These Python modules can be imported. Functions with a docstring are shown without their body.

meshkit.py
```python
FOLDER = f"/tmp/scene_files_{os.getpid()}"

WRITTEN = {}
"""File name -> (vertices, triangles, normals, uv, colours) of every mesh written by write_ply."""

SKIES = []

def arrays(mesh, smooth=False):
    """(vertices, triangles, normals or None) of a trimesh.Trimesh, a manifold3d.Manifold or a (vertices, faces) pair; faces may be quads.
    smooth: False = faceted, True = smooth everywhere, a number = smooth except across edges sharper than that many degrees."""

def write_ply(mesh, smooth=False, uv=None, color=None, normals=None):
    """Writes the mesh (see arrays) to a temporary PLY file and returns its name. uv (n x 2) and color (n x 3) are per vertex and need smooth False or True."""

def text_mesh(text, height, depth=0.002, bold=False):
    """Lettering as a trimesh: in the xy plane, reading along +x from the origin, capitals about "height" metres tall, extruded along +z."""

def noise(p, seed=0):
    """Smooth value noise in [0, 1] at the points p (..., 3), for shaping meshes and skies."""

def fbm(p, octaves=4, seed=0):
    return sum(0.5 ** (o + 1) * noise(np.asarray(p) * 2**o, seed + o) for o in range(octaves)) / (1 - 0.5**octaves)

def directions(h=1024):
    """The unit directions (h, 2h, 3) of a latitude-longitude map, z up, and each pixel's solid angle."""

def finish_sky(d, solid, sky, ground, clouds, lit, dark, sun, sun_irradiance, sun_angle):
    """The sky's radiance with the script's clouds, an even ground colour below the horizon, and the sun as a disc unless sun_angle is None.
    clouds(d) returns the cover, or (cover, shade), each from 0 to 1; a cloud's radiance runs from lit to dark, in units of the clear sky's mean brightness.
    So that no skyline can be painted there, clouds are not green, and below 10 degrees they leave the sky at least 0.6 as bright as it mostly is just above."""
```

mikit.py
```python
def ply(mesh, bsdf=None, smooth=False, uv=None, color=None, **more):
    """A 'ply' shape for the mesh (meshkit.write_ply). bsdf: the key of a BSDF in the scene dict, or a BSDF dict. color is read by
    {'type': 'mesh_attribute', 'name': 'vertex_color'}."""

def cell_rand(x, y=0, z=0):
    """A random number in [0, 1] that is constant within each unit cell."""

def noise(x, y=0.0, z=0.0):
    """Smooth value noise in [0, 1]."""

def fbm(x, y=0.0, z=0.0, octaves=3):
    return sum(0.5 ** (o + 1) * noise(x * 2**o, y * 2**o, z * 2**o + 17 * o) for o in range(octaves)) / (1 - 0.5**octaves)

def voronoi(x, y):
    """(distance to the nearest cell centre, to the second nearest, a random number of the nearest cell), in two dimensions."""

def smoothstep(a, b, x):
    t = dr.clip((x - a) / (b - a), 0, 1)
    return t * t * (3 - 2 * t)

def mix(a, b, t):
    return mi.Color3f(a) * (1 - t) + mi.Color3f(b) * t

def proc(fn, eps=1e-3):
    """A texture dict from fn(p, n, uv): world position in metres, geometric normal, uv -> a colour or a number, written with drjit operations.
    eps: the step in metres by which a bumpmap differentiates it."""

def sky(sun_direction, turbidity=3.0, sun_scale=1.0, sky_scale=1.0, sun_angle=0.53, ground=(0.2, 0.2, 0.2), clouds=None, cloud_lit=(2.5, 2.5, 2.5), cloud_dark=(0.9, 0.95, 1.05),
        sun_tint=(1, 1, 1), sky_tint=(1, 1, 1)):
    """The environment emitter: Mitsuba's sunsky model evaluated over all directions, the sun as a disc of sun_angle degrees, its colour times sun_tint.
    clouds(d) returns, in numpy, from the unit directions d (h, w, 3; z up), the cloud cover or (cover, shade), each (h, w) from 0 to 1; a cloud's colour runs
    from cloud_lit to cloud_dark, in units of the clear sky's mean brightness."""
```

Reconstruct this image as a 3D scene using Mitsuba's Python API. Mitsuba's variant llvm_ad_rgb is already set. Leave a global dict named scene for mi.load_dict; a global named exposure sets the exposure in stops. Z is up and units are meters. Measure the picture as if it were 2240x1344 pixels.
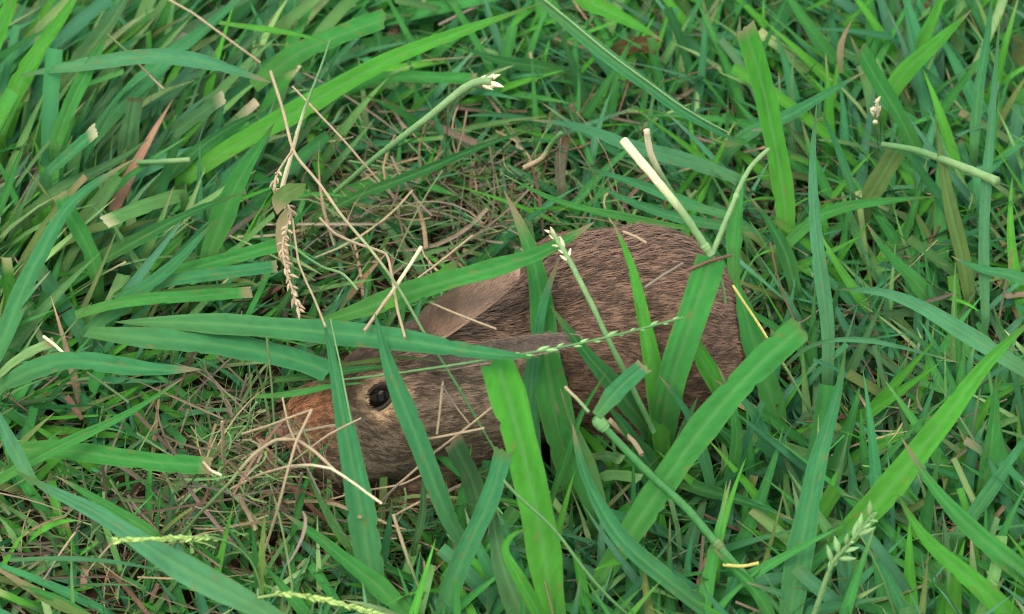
import math
import numpy as np
import mitsuba as mi
import drjit as dr
import mikit
import meshkit
from scipy.ndimage import map_coordinates
from scipy.interpolate import CubicSpline

T = mi.ScalarTransform4f
scene, labels = {}, {}

# ------------------------------------------------------------------ camera, sky, exposure
DEPRESS, DIST, FOV = math.radians(42), 1.10, 14.0
TARGET = np.array([0.0, 0.0, 0.02])
FWD = np.array([0, math.cos(DEPRESS), -math.sin(DEPRESS)])
EYE = TARGET - DIST * FWD
scene['camera'] = {'type': 'thinlens', 'fov': FOV, 'fov_axis': 'x', 'near_clip': 0.05, 'far_clip': 200.0,
                   'aperture_radius': 0.0036, 'focus_distance': DIST - 0.028,
                   'to_world': T().look_at(origin=EYE.tolist(), target=TARGET.tolist(), up=[0, 0, 1])}
scene['sky'] = mikit.sky([-0.35, -0.25, 0.9], turbidity=4, sun_scale=0.22, sky_scale=1.0, sun_angle=30, clouds=lambda d: 1.0,
                         cloud_lit=(1.95, 1.95, 1.95), cloud_dark=(0.9, 0.95, 1.05))
exposure = 3.4
labels['sky'] = {'label': 'even grey overcast sky above the lawn', 'kind': 'structure'}

RIGHT, UPV = np.array([1.0, 0, 0]), np.array([0, math.sin(DEPRESS), math.cos(DEPRESS)])
TX = math.tan(math.radians(FOV) / 2)


def ray(px, py):
    px, py = np.asarray(px, float), np.asarray(py, float)
    d = FWD + ((px - 1120) / 1120 * TX)[..., None] * RIGHT + ((672 - py) / 1120 * TX)[..., None] * UPV
    return d


def at(px, py, h):
    """The point h millimetres above the soil that stands where the photograph shows it (layout only)."""
    d = ray(px, py)
    t = (np.asarray(h, float) / 1000 - EYE[2]) / d[..., 2]
    return EYE + t[..., None] * d


# ------------------------------------------------------------------ materials
def vc():
    return {'type': 'mesh_attribute', 'name': 'vertex_color'}


def veins(p, n, uv):
    return 0.5 + 0.5 * dr.cos(uv.x * 2 * math.pi * 9.0)


scene['leaf_material'] = {'type': 'bumpmap', 'arbitrary': dict(mikit.proc(veins, eps=2e-5)), 'scale': 6e-5,
                          'nested': {'type': 'principledthin', 'base_color': vc(), 'roughness': 0.42, 'eta': 1.45, 'diff_trans': 0.82, 'spec_trans': 0.0}}
scene['fine_leaf_material'] = {'type': 'principledthin', 'base_color': vc(), 'roughness': 0.38, 'eta': 1.5, 'diff_trans': 0.82, 'spec_trans': 0.0}
scene['straw_material'] = {'type': 'twosided', 'bsdf': {'type': 'principled', 'base_color': vc(), 'roughness': 0.6, 'specular': 0.35}}
scene['fur_material'] = {'type': 'twosided', 'bsdf': {'type': 'principled', 'base_color': vc(), 'roughness': 0.75, 'specular': 0.25, 'sheen': 0.3}}
scene['eye_material'] = {'type': 'principled', 'base_color': {'type': 'rgb', 'value': [0.005, 0.004, 0.003]}, 'roughness': 0.06, 'specular': 0.10}


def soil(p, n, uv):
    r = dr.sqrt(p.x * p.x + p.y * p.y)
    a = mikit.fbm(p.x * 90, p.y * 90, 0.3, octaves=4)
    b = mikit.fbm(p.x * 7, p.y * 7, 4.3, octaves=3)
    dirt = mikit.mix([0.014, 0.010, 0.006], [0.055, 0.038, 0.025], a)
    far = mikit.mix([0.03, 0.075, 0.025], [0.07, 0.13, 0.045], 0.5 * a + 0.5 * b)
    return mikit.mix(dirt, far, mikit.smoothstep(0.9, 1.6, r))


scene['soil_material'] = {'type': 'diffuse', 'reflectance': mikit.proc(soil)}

# ------------------------------------------------------------------ ground: one sheet out to the horizon
g = np.sinh(np.linspace(-6.5, 6.5, 221)) / math.sinh(6.5) * 60
gx, gy = np.meshgrid(g, g, indexing='ij')
P = np.stack([gx, gy, gx * 0], -1)
near = np.exp(-(gx ** 2 + gy ** 2) / 4.0)
P[..., 2] = near * (0.006 * (meshkit.fbm(P * 45, 4, 3) - 0.5)) - 0.002
n_ = len(g)
i0 = (np.arange(n_ - 1)[:, None] * n_ + np.arange(n_ - 1)).ravel()
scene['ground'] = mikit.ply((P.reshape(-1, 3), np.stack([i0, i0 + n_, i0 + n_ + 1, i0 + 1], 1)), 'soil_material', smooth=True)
labels['ground'] = {'label': 'dark brown soil showing between the grass', 'kind': 'structure'}


# ------------------------------------------------------------------ the young rabbit: smooth union of tapered limbs
def J(px, py, h, r):
    return np.append(at(px, py, h * 1.0), r / 1000.0)


BONES = [  # (joint a, joint b, blend radius mm)
    (J(1395, 728, 28.5, 27.0), J(1275, 735, 28, 24.5), 6),      # rump to loin
    (J(1275, 735, 28, 24.5), J(1090, 800, 25, 18.5), 6),      # back to shoulders
    (J(1090, 800, 25, 18.5), J(965, 840, 28, 16.0), 6),       # neck
    (J(1050, 860, 20, 17.0), J(985, 930, 15, 13.0), 6),       # chest
    (J(965, 840, 28, 15.5), J(865, 868, 31, 14.8), 5),        # skull
    (J(865, 872, 29, 14.0), J(698, 910, 24, 8.2), 5),         # forehead to bridge of the nose
    (J(845, 950, 21, 11.5), J(760, 970, 19, 9.0), 5),         # cheek
    (J(745, 930, 23, 9.2), J(672, 944, 20, 6.2), 4),          # muzzle
    (J(700, 990, 16, 5.5), J(770, 1010, 15, 6.5), 3),         # lower jaw
    (J(1455, 805, 23, 20.5), J(1370, 865, 17, 16.0), 3),      # thigh
    (J(1430, 960, 5, 5.0), J(1250, 990, 5, 4.6), 3),          # hind foot
    (J(985, 950, 14, 7.5), J(930, 1060, 6, 5.0), 3),          # near fore leg
    (J(930, 1060, 5.5, 4.8), J(860, 1085, 5, 4.4), 3),        # near fore paw
    (J(880, 985, 13, 7.0), J(800, 1040, 6, 5.0), 3),          # off fore leg
    (J(800, 1040, 6, 5.0), J(725, 1062, 5, 4.4), 3),          # off fore paw
    (J(1540, 770, 19, 9.0), J(1566, 768, 20, 7.5), 4),        # tail
]


def sdf(p):
    out = None
    for a, b, k in BONES:
        ba = b[:3] - a[:3]
        t = np.clip(((p - a[:3]) @ ba) / (ba @ ba), 0, 1)
        d = np.linalg.norm(p - a[:3] - t[..., None] * ba, axis=-1) - (a[3] + (b[3] - a[3]) * t)
        if out is None:
            out = d
        else:
            k = k / 1000.0
            hh = np.clip(0.5 + 0.5 * (out - d) / k, 0, 1)
            out = out + (d - out) * hh - k * hh * (1 - hh)
    # socket for the eye
    return out


jj = np.array([j for bone in BONES for j in bone[:2]])
LO, HI = (jj[:, :3] - jj[:, 3:]).min(0) - 0.006, (jj[:, :3] + jj[:, 3:]).max(0) + 0.006
VOX = 0.0011
DIMS = np.ceil((HI - LO) / VOX).astype(int) + 1
GRID = sdf(np.stack(np.meshgrid(*[LO[k] + VOX * np.arange(DIMS[k]) for k in range(3)], indexing='ij'), -1)).astype(np.float32)


def sdf_at(p):
    q = ((p - LO) / VOX).reshape(-1, 3).T
    return map_coordinates(GRID, q, order=1, mode='constant', cval=0.05).reshape(p.shape[:-1])


def surface_nets(D, lo, vox):
    """A closed quad mesh of the zero level of the grid."""
    s = D < 0
    cells = np.zeros(np.array(D.shape) - 1, bool)
    cnt = np.zeros(cells.shape)
    pos = np.zeros(cells.shape + (3,))
    n0, n1, n2 = cells.shape
    sl = lambda o: tuple(slice(o[k], o[k] + cells.shape[k]) for k in range(3))
    corners = [(a, b, c) for a in (0, 1) for b in (0, 1) for c in (0, 1)]
    for a in corners:
        for ax in range(3):
            if a[ax] == 0:
                b = tuple(x + (k == ax) for k, x in enumerate(a))
                va, vb = D[sl(a)], D[sl(b)]
                x = (va < 0) != (vb < 0)
                t = np.where(x, va / np.where(x, va - vb, 1), 0)
                for k in range(3):
                    pos[..., k] += np.where(x, a[k] + (t if k == ax else 0), 0)
                cnt += x
    act = cnt > 0
    idx = -np.ones(cells.shape, int)
    idx[act] = np.arange(act.sum())
    ijk = np.argwhere(act)
    V = lo + vox * (ijk + pos[act] / cnt[act][:, None])
    F = []
    for ax in range(3):
        u, v = (ax + 1) % 3, (ax + 2) % 3
        a = D[tuple(slice(1, -1) if k != ax else slice(0, -1) for k in range(3))] < 0
        b = D[tuple(slice(1, -1) if k != ax else slice(1, None) for k in range(3))] < 0
        e = np.argwhere(a != b)
        inside = a[tuple(e.T)]
        e = e + np.array([int(k != ax) for k in range(3)])
        q = []
        for du, dv in ((-1, -1), (0, -1), (0, 0), (-1, 0)):
            c = e.copy()
            c[:, u] += du
            c[:, v] += dv
            q.append(idx[tuple(c.T)])
        q = np.stack(q, 1)
        F.append(np.where(inside[:, None], q, q[:, ::-1]))
    return V, np.vstack(F)


BV, BF = surface_nets(GRID, LO, VOX)
gr = np.stack([sdf(BV + np.eye(3)[k] * 5e-4) - sdf(BV - np.eye(3)[k] * 5e-4) for k in range(3)], -1)
BN = gr / np.linalg.norm(gr, axis=1, keepdims=True)
EYE_C = at(834, 868, 0)


def surf(px, py, inset=0.0):
    """The point of the coat that lies on the sight line through a pixel, moved inwards."""
    d = ray(px, py)
    d = d / np.linalg.norm(d)
    t = np.linspace(DIST - 0.25, DIST + 0.2, 1500)
    p = EYE + t[:, None] * d
    k = np.argmax(sdf_at(p) < 0)
    return p[k] + inset * d


EYE_P = surf(830, 868)
NOSE_P = surf(640, 965) if True else None


def px_of(p):
    q = p - EYE
    z = q @ FWD
    return 1120 + q @ RIGHT / z / TX * 1120, 672 - q @ UPV / z / TX * 1120


def lerp(a, b, t):
    return np.asarray(a) * (1 - t[..., None]) + np.asarray(b) * t[..., None]


def sstep(a, b, x):
    t = np.clip((x - a) / (b - a), 0, 1)
    return t * t * (3 - 2 * t)


HEAD_P = J(865, 868, 31, 0)[:3]
MUZ_P = J(684, 955, 19.5, 0)[:3]
RUMP_P = J(1420, 725, 29, 0)[:3]
CHEEK_P = J(830, 985, 20, 0)[:3]
BRIDGE_P = J(672, 892, 27, 0)[:3]
CHEST_P = J(1000, 900, 25, 0)[:3]


def coat(p):
    """Fur colour by place on the animal: grey-brown agouti back, rusty bridge of the nose and paws, buff ring round the eye, pale chin and belly."""
    d = lambda c: np.linalg.norm(p - c, axis=-1) * 1000
    c = np.broadcast_to([0.122, 0.076, 0.054], p.shape).copy()
    belly = sstep(16, 5, p[:, 2] * 1000)
    c = lerp(c, [0.175, 0.115, 0.075], belly * 0.7)
    c = lerp(c, [0.225, 0.170, 0.125], sstep(29, 10, d(CHEST_P)) * 0.9)
    c = lerp(c, [0.205, 0.160, 0.122], sstep(24, 10, d(CHEEK_P)))
    c = lerp(c, [0.270, 0.120, 0.062], sstep(18, 6, d(BRIDGE_P)))
    c = lerp(c, [0.26, 0.19, 0.13], sstep(11, 5, d(MUZ_P)) * 0.6)
    c = lerp(c, [0.46, 0.32, 0.20], sstep(8.2, 4.4, d(EYE_P)) * 0.9)
    c = lerp(c, [0.175, 0.105, 0.060], sstep(20, 6, d(J(1590, 830, 22, 0)[:3])) * 0.8)
    paw = sstep(12, 7, p[:, 2] * 1000) * (p[:, 0] < J(980, 1000, 0, 0)[0])
    c = lerp(c, [0.150, 0.080, 0.050], paw)
    return c * np.array([0.74, 0.73, 0.69])


nz = meshkit.fbm(BV * 900, 3, 5)[:, None]
scene['rabbit__body'] = mikit.ply((BV, BF), 'fur_material', smooth=True, color=coat(BV) * (0.55 + 0.6 * nz))
labels['rabbit'] = {'label': 'young brown rabbit crouching low in the grass with its ears laid back', 'category': 'rabbit'}

# fur: short tapering hairs in clumps, lying back from nose to rump
rng = np.random.default_rng(11)
tri = np.vstack([BF[:, [0, 1, 2]], BF[:, [0, 2, 3]]])
ar = np.linalg.norm(np.cross(BV[tri[:, 1]] - BV[tri[:, 0]], BV[tri[:, 2]] - BV[tri[:, 0]]), axis=1)
NF = 190000
k = rng.choice(len(tri), NF, p=ar / ar.sum())
w3 = rng.dirichlet([1, 1, 1], NF)
fp = (BV[tri[k]] * w3[..., None]).sum(1)
fn = (BN[tri[k]] * w3[..., None]).sum(1)
fn /= np.linalg.norm(fn, axis=1, keepdims=True)
ok = (fp[:, 2] > 0.002) & (np.linalg.norm(fp - EYE_P, axis=1) > 0.0038)
fp, fn = fp[ok], fn[ok]
back = RUMP_P - MUZ_P
back = back / np.linalg.norm(back)
flow = np.array([1.0, 0.12, -0.06]) + 0.5 * (np.stack([meshkit.noise(fp * 220, s) for s in (1, 2, 3)], -1) - 0.5) + rng.normal(0, 0.10, fp.shape)
flow -= (flow * fn).sum(1, keepdims=True) * fn
flow /= np.linalg.norm(flow, axis=1, keepdims=True)
onhead = sstep(0.030, 0.018, np.linalg.norm(fp - (HEAD_P + 0.5 * (MUZ_P - HEAD_P)), axis=1))
lift = 0.28 + 0.30 * rng.random(len(fp)) - 0.08 * onhead
ln = (0.0036 - 0.0018 * onhead) * rng.uniform(0.7, 1.25, len(fp))
guard = rng.random(len(fp)) < 0.07
ln = np.where(guard, ln * 1.35, ln)
wd = (0.00021 - 0.00012 * onhead) * rng.uniform(0.7, 1.3, len(fp))
side = np.cross(flow, fn)
q1 = fp + flow * (ln * 0.5)[:, None] * 0.92 + fn * (ln * 0.5 * lift)[:, None]
q2 = fp + flow * ln[:, None] + fn * (ln * lift * 0.55)[:, None]
V = np.stack([fp - side * wd[:, None], fp + side * wd[:, None], q1 - side * wd[:, None] * 0.9, q1 + side * wd[:, None] * 0.9, q2], 1)
base = coat(fp)
stretch = fp @ np.stack([back, np.cross(back, [0, 0, 1]), [0, 0, 1]], 1)
clump = meshkit.fbm(stretch * np.array([380, 950, 950]), 3, 9)
tone = sstep(0.36, 0.64, clump)
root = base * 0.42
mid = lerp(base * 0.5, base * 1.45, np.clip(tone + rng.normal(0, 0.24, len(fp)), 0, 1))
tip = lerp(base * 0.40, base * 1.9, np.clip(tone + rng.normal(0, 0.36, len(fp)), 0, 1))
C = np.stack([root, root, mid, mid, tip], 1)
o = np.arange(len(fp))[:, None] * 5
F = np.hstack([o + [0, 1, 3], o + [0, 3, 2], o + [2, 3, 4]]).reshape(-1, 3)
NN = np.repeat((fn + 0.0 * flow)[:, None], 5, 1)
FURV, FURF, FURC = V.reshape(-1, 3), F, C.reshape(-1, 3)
labels['rabbit__fur'] = {'label': 'flecked grey-brown coat of short hairs', 'kind': 'stuff'}


def ball(c, r, seg=24):
    import trimesh
    m = trimesh.creation.icosphere(subdivisions=3, radius=1.0)
    return np.array(m.vertices) * r + c, np.array(m.faces)


v, f = ball(np.zeros(3), 1.0)
outn = BN[np.argmin(np.linalg.norm(BV - EYE_P, axis=1))]
e1 = back - (back @ outn) * outn
e1 /= np.linalg.norm(e1)
e2 = np.cross(outn, e1)
e2 = e2 if e2[2] > 0 else -e2
e1, e2 = e1 * math.cos(0.38) + e2 * math.sin(0.38), e2 * math.cos(0.38) - e1 * math.sin(0.38)
ec = EYE_P - outn * 0.0016
scene['rabbit__eye'] = mikit.ply((v @ (np.array([0.0039, 0.0029, 0.0029])[:, None] * np.stack([e1, e2, outn])) + ec, f), 'eye_material', smooth=True)
labels['rabbit__eye'] = {'label': 'round shiny black eye'}


# eyelid: an almond rim round the eye
def tube(pts, rad, seg=8, closed=False):
    pts = np.asarray(pts, float)
    n = len(pts)
    rad = np.broadcast_to(rad, (n,))
    tg = np.gradient(pts, axis=0) if not closed else np.roll(pts, -1, 0) - np.roll(pts, 1, 0)
    tg = tg / np.maximum(np.linalg.norm(tg, axis=1, keepdims=True), 1e-12)
    ref = np.array([0.31, 0.22, 0.92])
    a = np.cross(tg, ref)
    a /= np.maximum(np.linalg.norm(a, axis=1, keepdims=True), 1e-9)
    b = np.cross(tg, a)
    th = np.arange(seg) / seg * 2 * math.pi
    ring = pts[:, None] + rad[:, None, None] * (np.cos(th)[None, :, None] * a[:, None] + np.sin(th)[None, :, None] * b[:, None])
    V = ring.reshape(-1, 3)
    i = np.arange(n if closed else n - 1)[:, None] * seg
    j = np.arange(seg)[None]
    nxt = (np.arange(n if closed else n - 1)[:, None] + 1) % n * seg
    F = np.stack([i + j, i + (j + 1) % seg, nxt + (j + 1) % seg, nxt + j], -1).reshape(-1, 4)
    if not closed:
        V = np.vstack([V, pts[:1], pts[-1:]])
        c0, c1 = n * seg, n * seg + 1
        jj_ = np.arange(seg)
        F = np.vstack([F, np.stack([jj_, jj_ * 0 + c0, jj_ * 0 + c0, (jj_ + 1) % seg], 1)[:, [0, 3, 1, 1]],
                       np.stack([(n - 1) * seg + jj_, (n - 1) * seg + (jj_ + 1) % seg, jj_ * 0 + c1, jj_ * 0 + c1], 1)])
    return V, F


th = np.linspace(0, 2 * math.pi, 40, endpoint=False)
rimp = ec + outn * 0.0015 + 0.0036 * (np.cos(th)[:, None] * 1.05 * e1 + np.sin(th)[:, None] * 0.74 * e2) - outn * (0.0004 * np.cos(th) ** 2)[:, None]
V, F = tube(rimp, 0.0006, 8, closed=True)
scene['rabbit__eyelid'] = mikit.ply((V, F), 'fur_material', smooth=True, color=np.broadcast_to([0.030, 0.020, 0.015], V.shape))
labels['rabbit__eyelid'] = {'label': 'dark rim of the eye'}


def make_ear(key, pts, hs, w, roll, cup, inner, outer, label=None):
    """A cupped ear: inside and outside skins with a rounded rim."""
    pts = np.array(pts, float)
    c = at(pts[:, 0], pts[:, 1], np.array(hs, float))
    s = np.linspace(0, 1, len(pts))
    cs = CubicSpline(s, c)
    u = np.linspace(0, 1, 34)
    p, tg = cs(u), cs(u, 1)
    tg /= np.linalg.norm(tg, axis=1, keepdims=True)
    nrm = -FWD * 0.9 + np.array([0, 0, 0.45])
    nrm = nrm - (tg @ nrm)[:, None] * tg
    nrm /= np.linalg.norm(nrm, axis=1, keepdims=True)
    sd = np.cross(tg, nrm)
    ro = math.radians(roll)
    sd, nrm = sd * math.cos(ro) + nrm * math.sin(ro), nrm * math.cos(ro) - sd * math.sin(ro)
    prof = np.clip(np.minimum(0.55 + 1.8 * u, 1) * np.sqrt(np.clip(1 - np.clip((u - 0.55) / 0.45, 0, 1) ** 2.2, 0.004, 1)), 0.03, 1)
    m = 15
    x = np.linspace(-1, 1, m)
    def skin(off):
        a = x * cup
        return p[:, None] + (w * prof)[:, None, None] * ((np.sin(a) / cup)[None, :, None] * sd[:, None] + ((1 - np.cos(a)) / cup)[None, :, None] * nrm[:, None]) + nrm[:, None] * off * (1 - 0.8 * np.abs(x) ** 6)[None, :, None]
    A, B = skin(0.0005), skin(-0.0006)
    nr = len(u)
    V = np.vstack([A.reshape(-1, 3), B.reshape(-1, 3)])
    i = (np.arange(nr - 1)[:, None] * m + np.arange(m - 1)).ravel()
    q = np.stack([i, i + 1, i + m + 1, i + m], 1)
    F = [q, q[:, ::-1] + nr * m]
    for col in (0, m - 1):
        r = np.arange(nr - 1) * m + col
        F.append(np.stack([r, r + m, r + m + nr * m, r + nr * m], 1))
    F = np.vstack(F)
    nn = meshkit.fbm(A.reshape(-1, 3) * 600, 3, 4)[:, None]
    rim = (np.abs(np.broadcast_to(x, (nr, m))).reshape(-1) > 0.84)
    ca = np.where(rim[:, None], np.array(outer) * 1.4, np.array(inner)) * (0.75 + 0.5 * nn)
    cb = np.array(outer) * (0.6 + 0.8 * nn)
    scene[key] = mikit.ply((V, F), 'fur_material', smooth=True, color=np.vstack([ca, cb]))
    if label:
        labels[key] = {'label': label}
    rr = np.random.default_rng(len(key))
    nh = 11000
    ui, xi = rr.uniform(1, nr - 5, nh), rr.uniform(2.2, m - 3.2, nh)
    AA = A.reshape(nr, m, 3)
    iu, ixx = ui.astype(int), xi.astype(int)
    fu, fx = (ui - iu)[:, None], (xi - ixx)[:, None]
    hp = AA[iu, ixx] * (1 - fu) * (1 - fx) + AA[iu + 1, ixx] * fu * (1 - fx) + AA[iu, ixx + 1] * (1 - fu) * fx + AA[iu + 1, ixx + 1] * fu * fx
    hd = tg[iu] + 0.35 * (xi / (m - 1) - 0.5)[:, None] * sd[iu] + rr.normal(0, 0.2, (nh, 3))
    hn = nrm[iu]
    hc = ca.reshape(nr, m, 3)[iu, ixx] * rr.uniform(0.75, 1.3, (nh, 1))
    hl = rr.uniform(0.0012, 0.0026, nh)[:, None]
    hw = 0.00013
    sdd = np.cross(hd, hn)
    EARHAIR.append((np.stack([hp - sdd * hw, hp + sdd * hw, hp + hd * hl + hn * hl * 0.3], 1), np.stack([hc * 0.8, hc * 0.8, hc * 1.15], 1), np.repeat(hn[:, None], 3, 1)))


EARHAIR = []
make_ear('rabbit__ear', [(912, 742), (980, 697), (1060, 640), (1138, 588)], [42, 49, 54, 58], 0.0058, 8, 0.9, [0.235, 0.158, 0.118], [0.120, 0.078, 0.052], 'far ear laid back with its pinkish inside showing')
make_ear('rabbit__ear_001', [(915, 800), (1010, 778), (1140, 757), (1275, 738)], [44, 48, 51, 53], 0.0038, -24, 1.3, [0.108, 0.086, 0.073], [0.150, 0.112, 0.080], 'near ear laid flat along the shoulder')

ev = np.concatenate([e[0] for e in EARHAIR]).reshape(-1, 3)
scene['rabbit__fur'] = mikit.ply((np.vstack([FURV, ev]), np.vstack([FURF, len(FURV) + np.arange(len(ev)).reshape(-1, 3)])), 'fur_material', smooth=True, color=np.vstack([FURC, np.concatenate([e[1] for e in EARHAIR]).reshape(-1, 3)]))

# nose pad and whiskers
v, f = ball(np.zeros(3), 1.0)
npos = J(668, 944, 20, 0)[:3] + np.array([-0.0058, -0.0006, 0.0012])
scene['rabbit__nose'] = mikit.ply((v * np.array([0.0021, 0.0027, 0.0016]) + npos, f), 'fur_material', smooth=True, color=np.broadcast_to([0.12, 0.06, 0.045], v.shape))
labels['rabbit__nose'] = {'label': 'small pinkish brown nose pad'}
for i in range(5):
    a = surf(688 + 9 * i % 31, 958 + 6 * i % 25)
    dvec = np.array([0.25 - 0.12 * i, -0.75, 0.15 - 0.06 * i + 0.25 * (i % 3)])
    s = np.linspace(0, 1, 8)[:, None]
    V, F = tube(a + s * dvec * 0.02 + s ** 2 * np.array([0.002, 0, -0.006]), np.linspace(0.00008, 0.00003, 8), 5)
    scene['rabbit__whisker' + ('_%03d' % i if i else '')] = mikit.ply((V, F), 'straw_material', smooth=True, color=np.broadcast_to([0.20, 0.16, 0.12], V.shape))

# ------------------------------------------------------------------ grass that can be told apart: one entry per blade, stalk and straw
TINT = {
    'teal': (0.040, 0.185, 0.073), 'blue': (0.058, 0.205, 0.100), 'green': (0.040, 0.200, 0.045), 'bright': (0.056, 0.255, 0.032), 'dark': (0.026, 0.125, 0.036),
    'dull': (0.056, 0.145, 0.058), 'olive': (0.090, 0.155, 0.048), 'tan': (0.265, 0.208, 0.128), 'cream': (0.50, 0.45, 0.29), 'pale': (0.17, 0.32, 0.12),
    'lime': (0.25, 0.38, 0.10), 'brown': (0.10, 0.055, 0.030), 'grey': (0.150, 0.128, 0.098), 'yellow': (0.36, 0.34, 0.08), 'stem': (0.090, 0.235, 0.072),
}
MM = 2 * DIST * TX / 2240          # metres per photo pixel at the focus
count = {}


def numbered(name):
    count[name] = count.get(name, -1) + 1
    return name if not count[name] else f'{name}_{count[name]:03d}'


def centreline(pts, hs, n, clear=True, kink=False, root=False):
    pts = np.array(pts, float)
    seg = np.concatenate([[0], np.cumsum(np.linalg.norm(np.diff(pts, axis=0), axis=1))])
    s = seg / seg[-1]
    hs = (11 + 0.9 * np.array(hs, float)) * (1.3 if pts[:, 1].mean() < 520 and pts[:, 0].mean() < 760 else 1.1 if pts[:, 1].mean() < 450 else 1.0)
    h = np.interp(s, np.linspace(0, 1, len(hs)), hs)
    c = at(pts[:, 0], pts[:, 1], h)
    u = np.linspace(0, 1, n)
    hu = np.interp(u, np.linspace(0, 1, len(hs)), hs) if len(hs) < 3 else CubicSpline(np.linspace(0, 1, len(hs)), hs, bc_type='natural')(u)
    xy = CubicSpline(s, pts, bc_type='natural')(u) if len(pts) > 2 else pts[0] + (pts[1] - pts[0]) * u[:, None]
    if kink:
        xy = 0.65 * np.stack([np.interp(u, s, pts[:, 0]), np.interp(u, s, pts[:, 1])], 1) + 0.35 * xy
    p = at(xy[:, 0], xy[:, 1], np.maximum(hu, 0.5))
    if root:        # the shaded foot down to the soil
        k_ = max(3, n // 8)
        t_ = np.linspace(0, 1, k_, endpoint=False)[:, None]
        foot = p[0] - 0.25 * (p[min(3, n - 1)] - p[0])
        foot[2] = -0.001
        p = np.vstack([foot + (p[0] - foot) * t_, p])
        n += k_
        u = np.linspace(0, 1, n)
    if clear:       # lies over the rabbit, never inside it
        d = p - EYE
        back_ = np.linspace(0.16, 0, 161)
        ln_ = np.linalg.norm(d, axis=1)
        q = EYE + d[:, None] * ((ln_[:, None] - back_) / ln_[:, None])[..., None]
        hit = sdf_at(q) < 0.0035
        any_ = hit.any(1)
        move = np.where(any_, back_[np.argmax(hit, 1)], 0)
        if any_.any():
            big = np.max([np.roll(np.pad(move, 3, mode='edge'), k_)[3:-3] for k_ in (-2, -1, 0, 1, 2)], axis=0)
            smooth = np.convolve(np.pad(big, 3, mode='edge'), np.ones(7) / 7, 'valid')
            move = np.maximum(move, smooth)
            p = EYE + d * ((ln_ - move) / ln_)[:, None]
    return u, p


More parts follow.
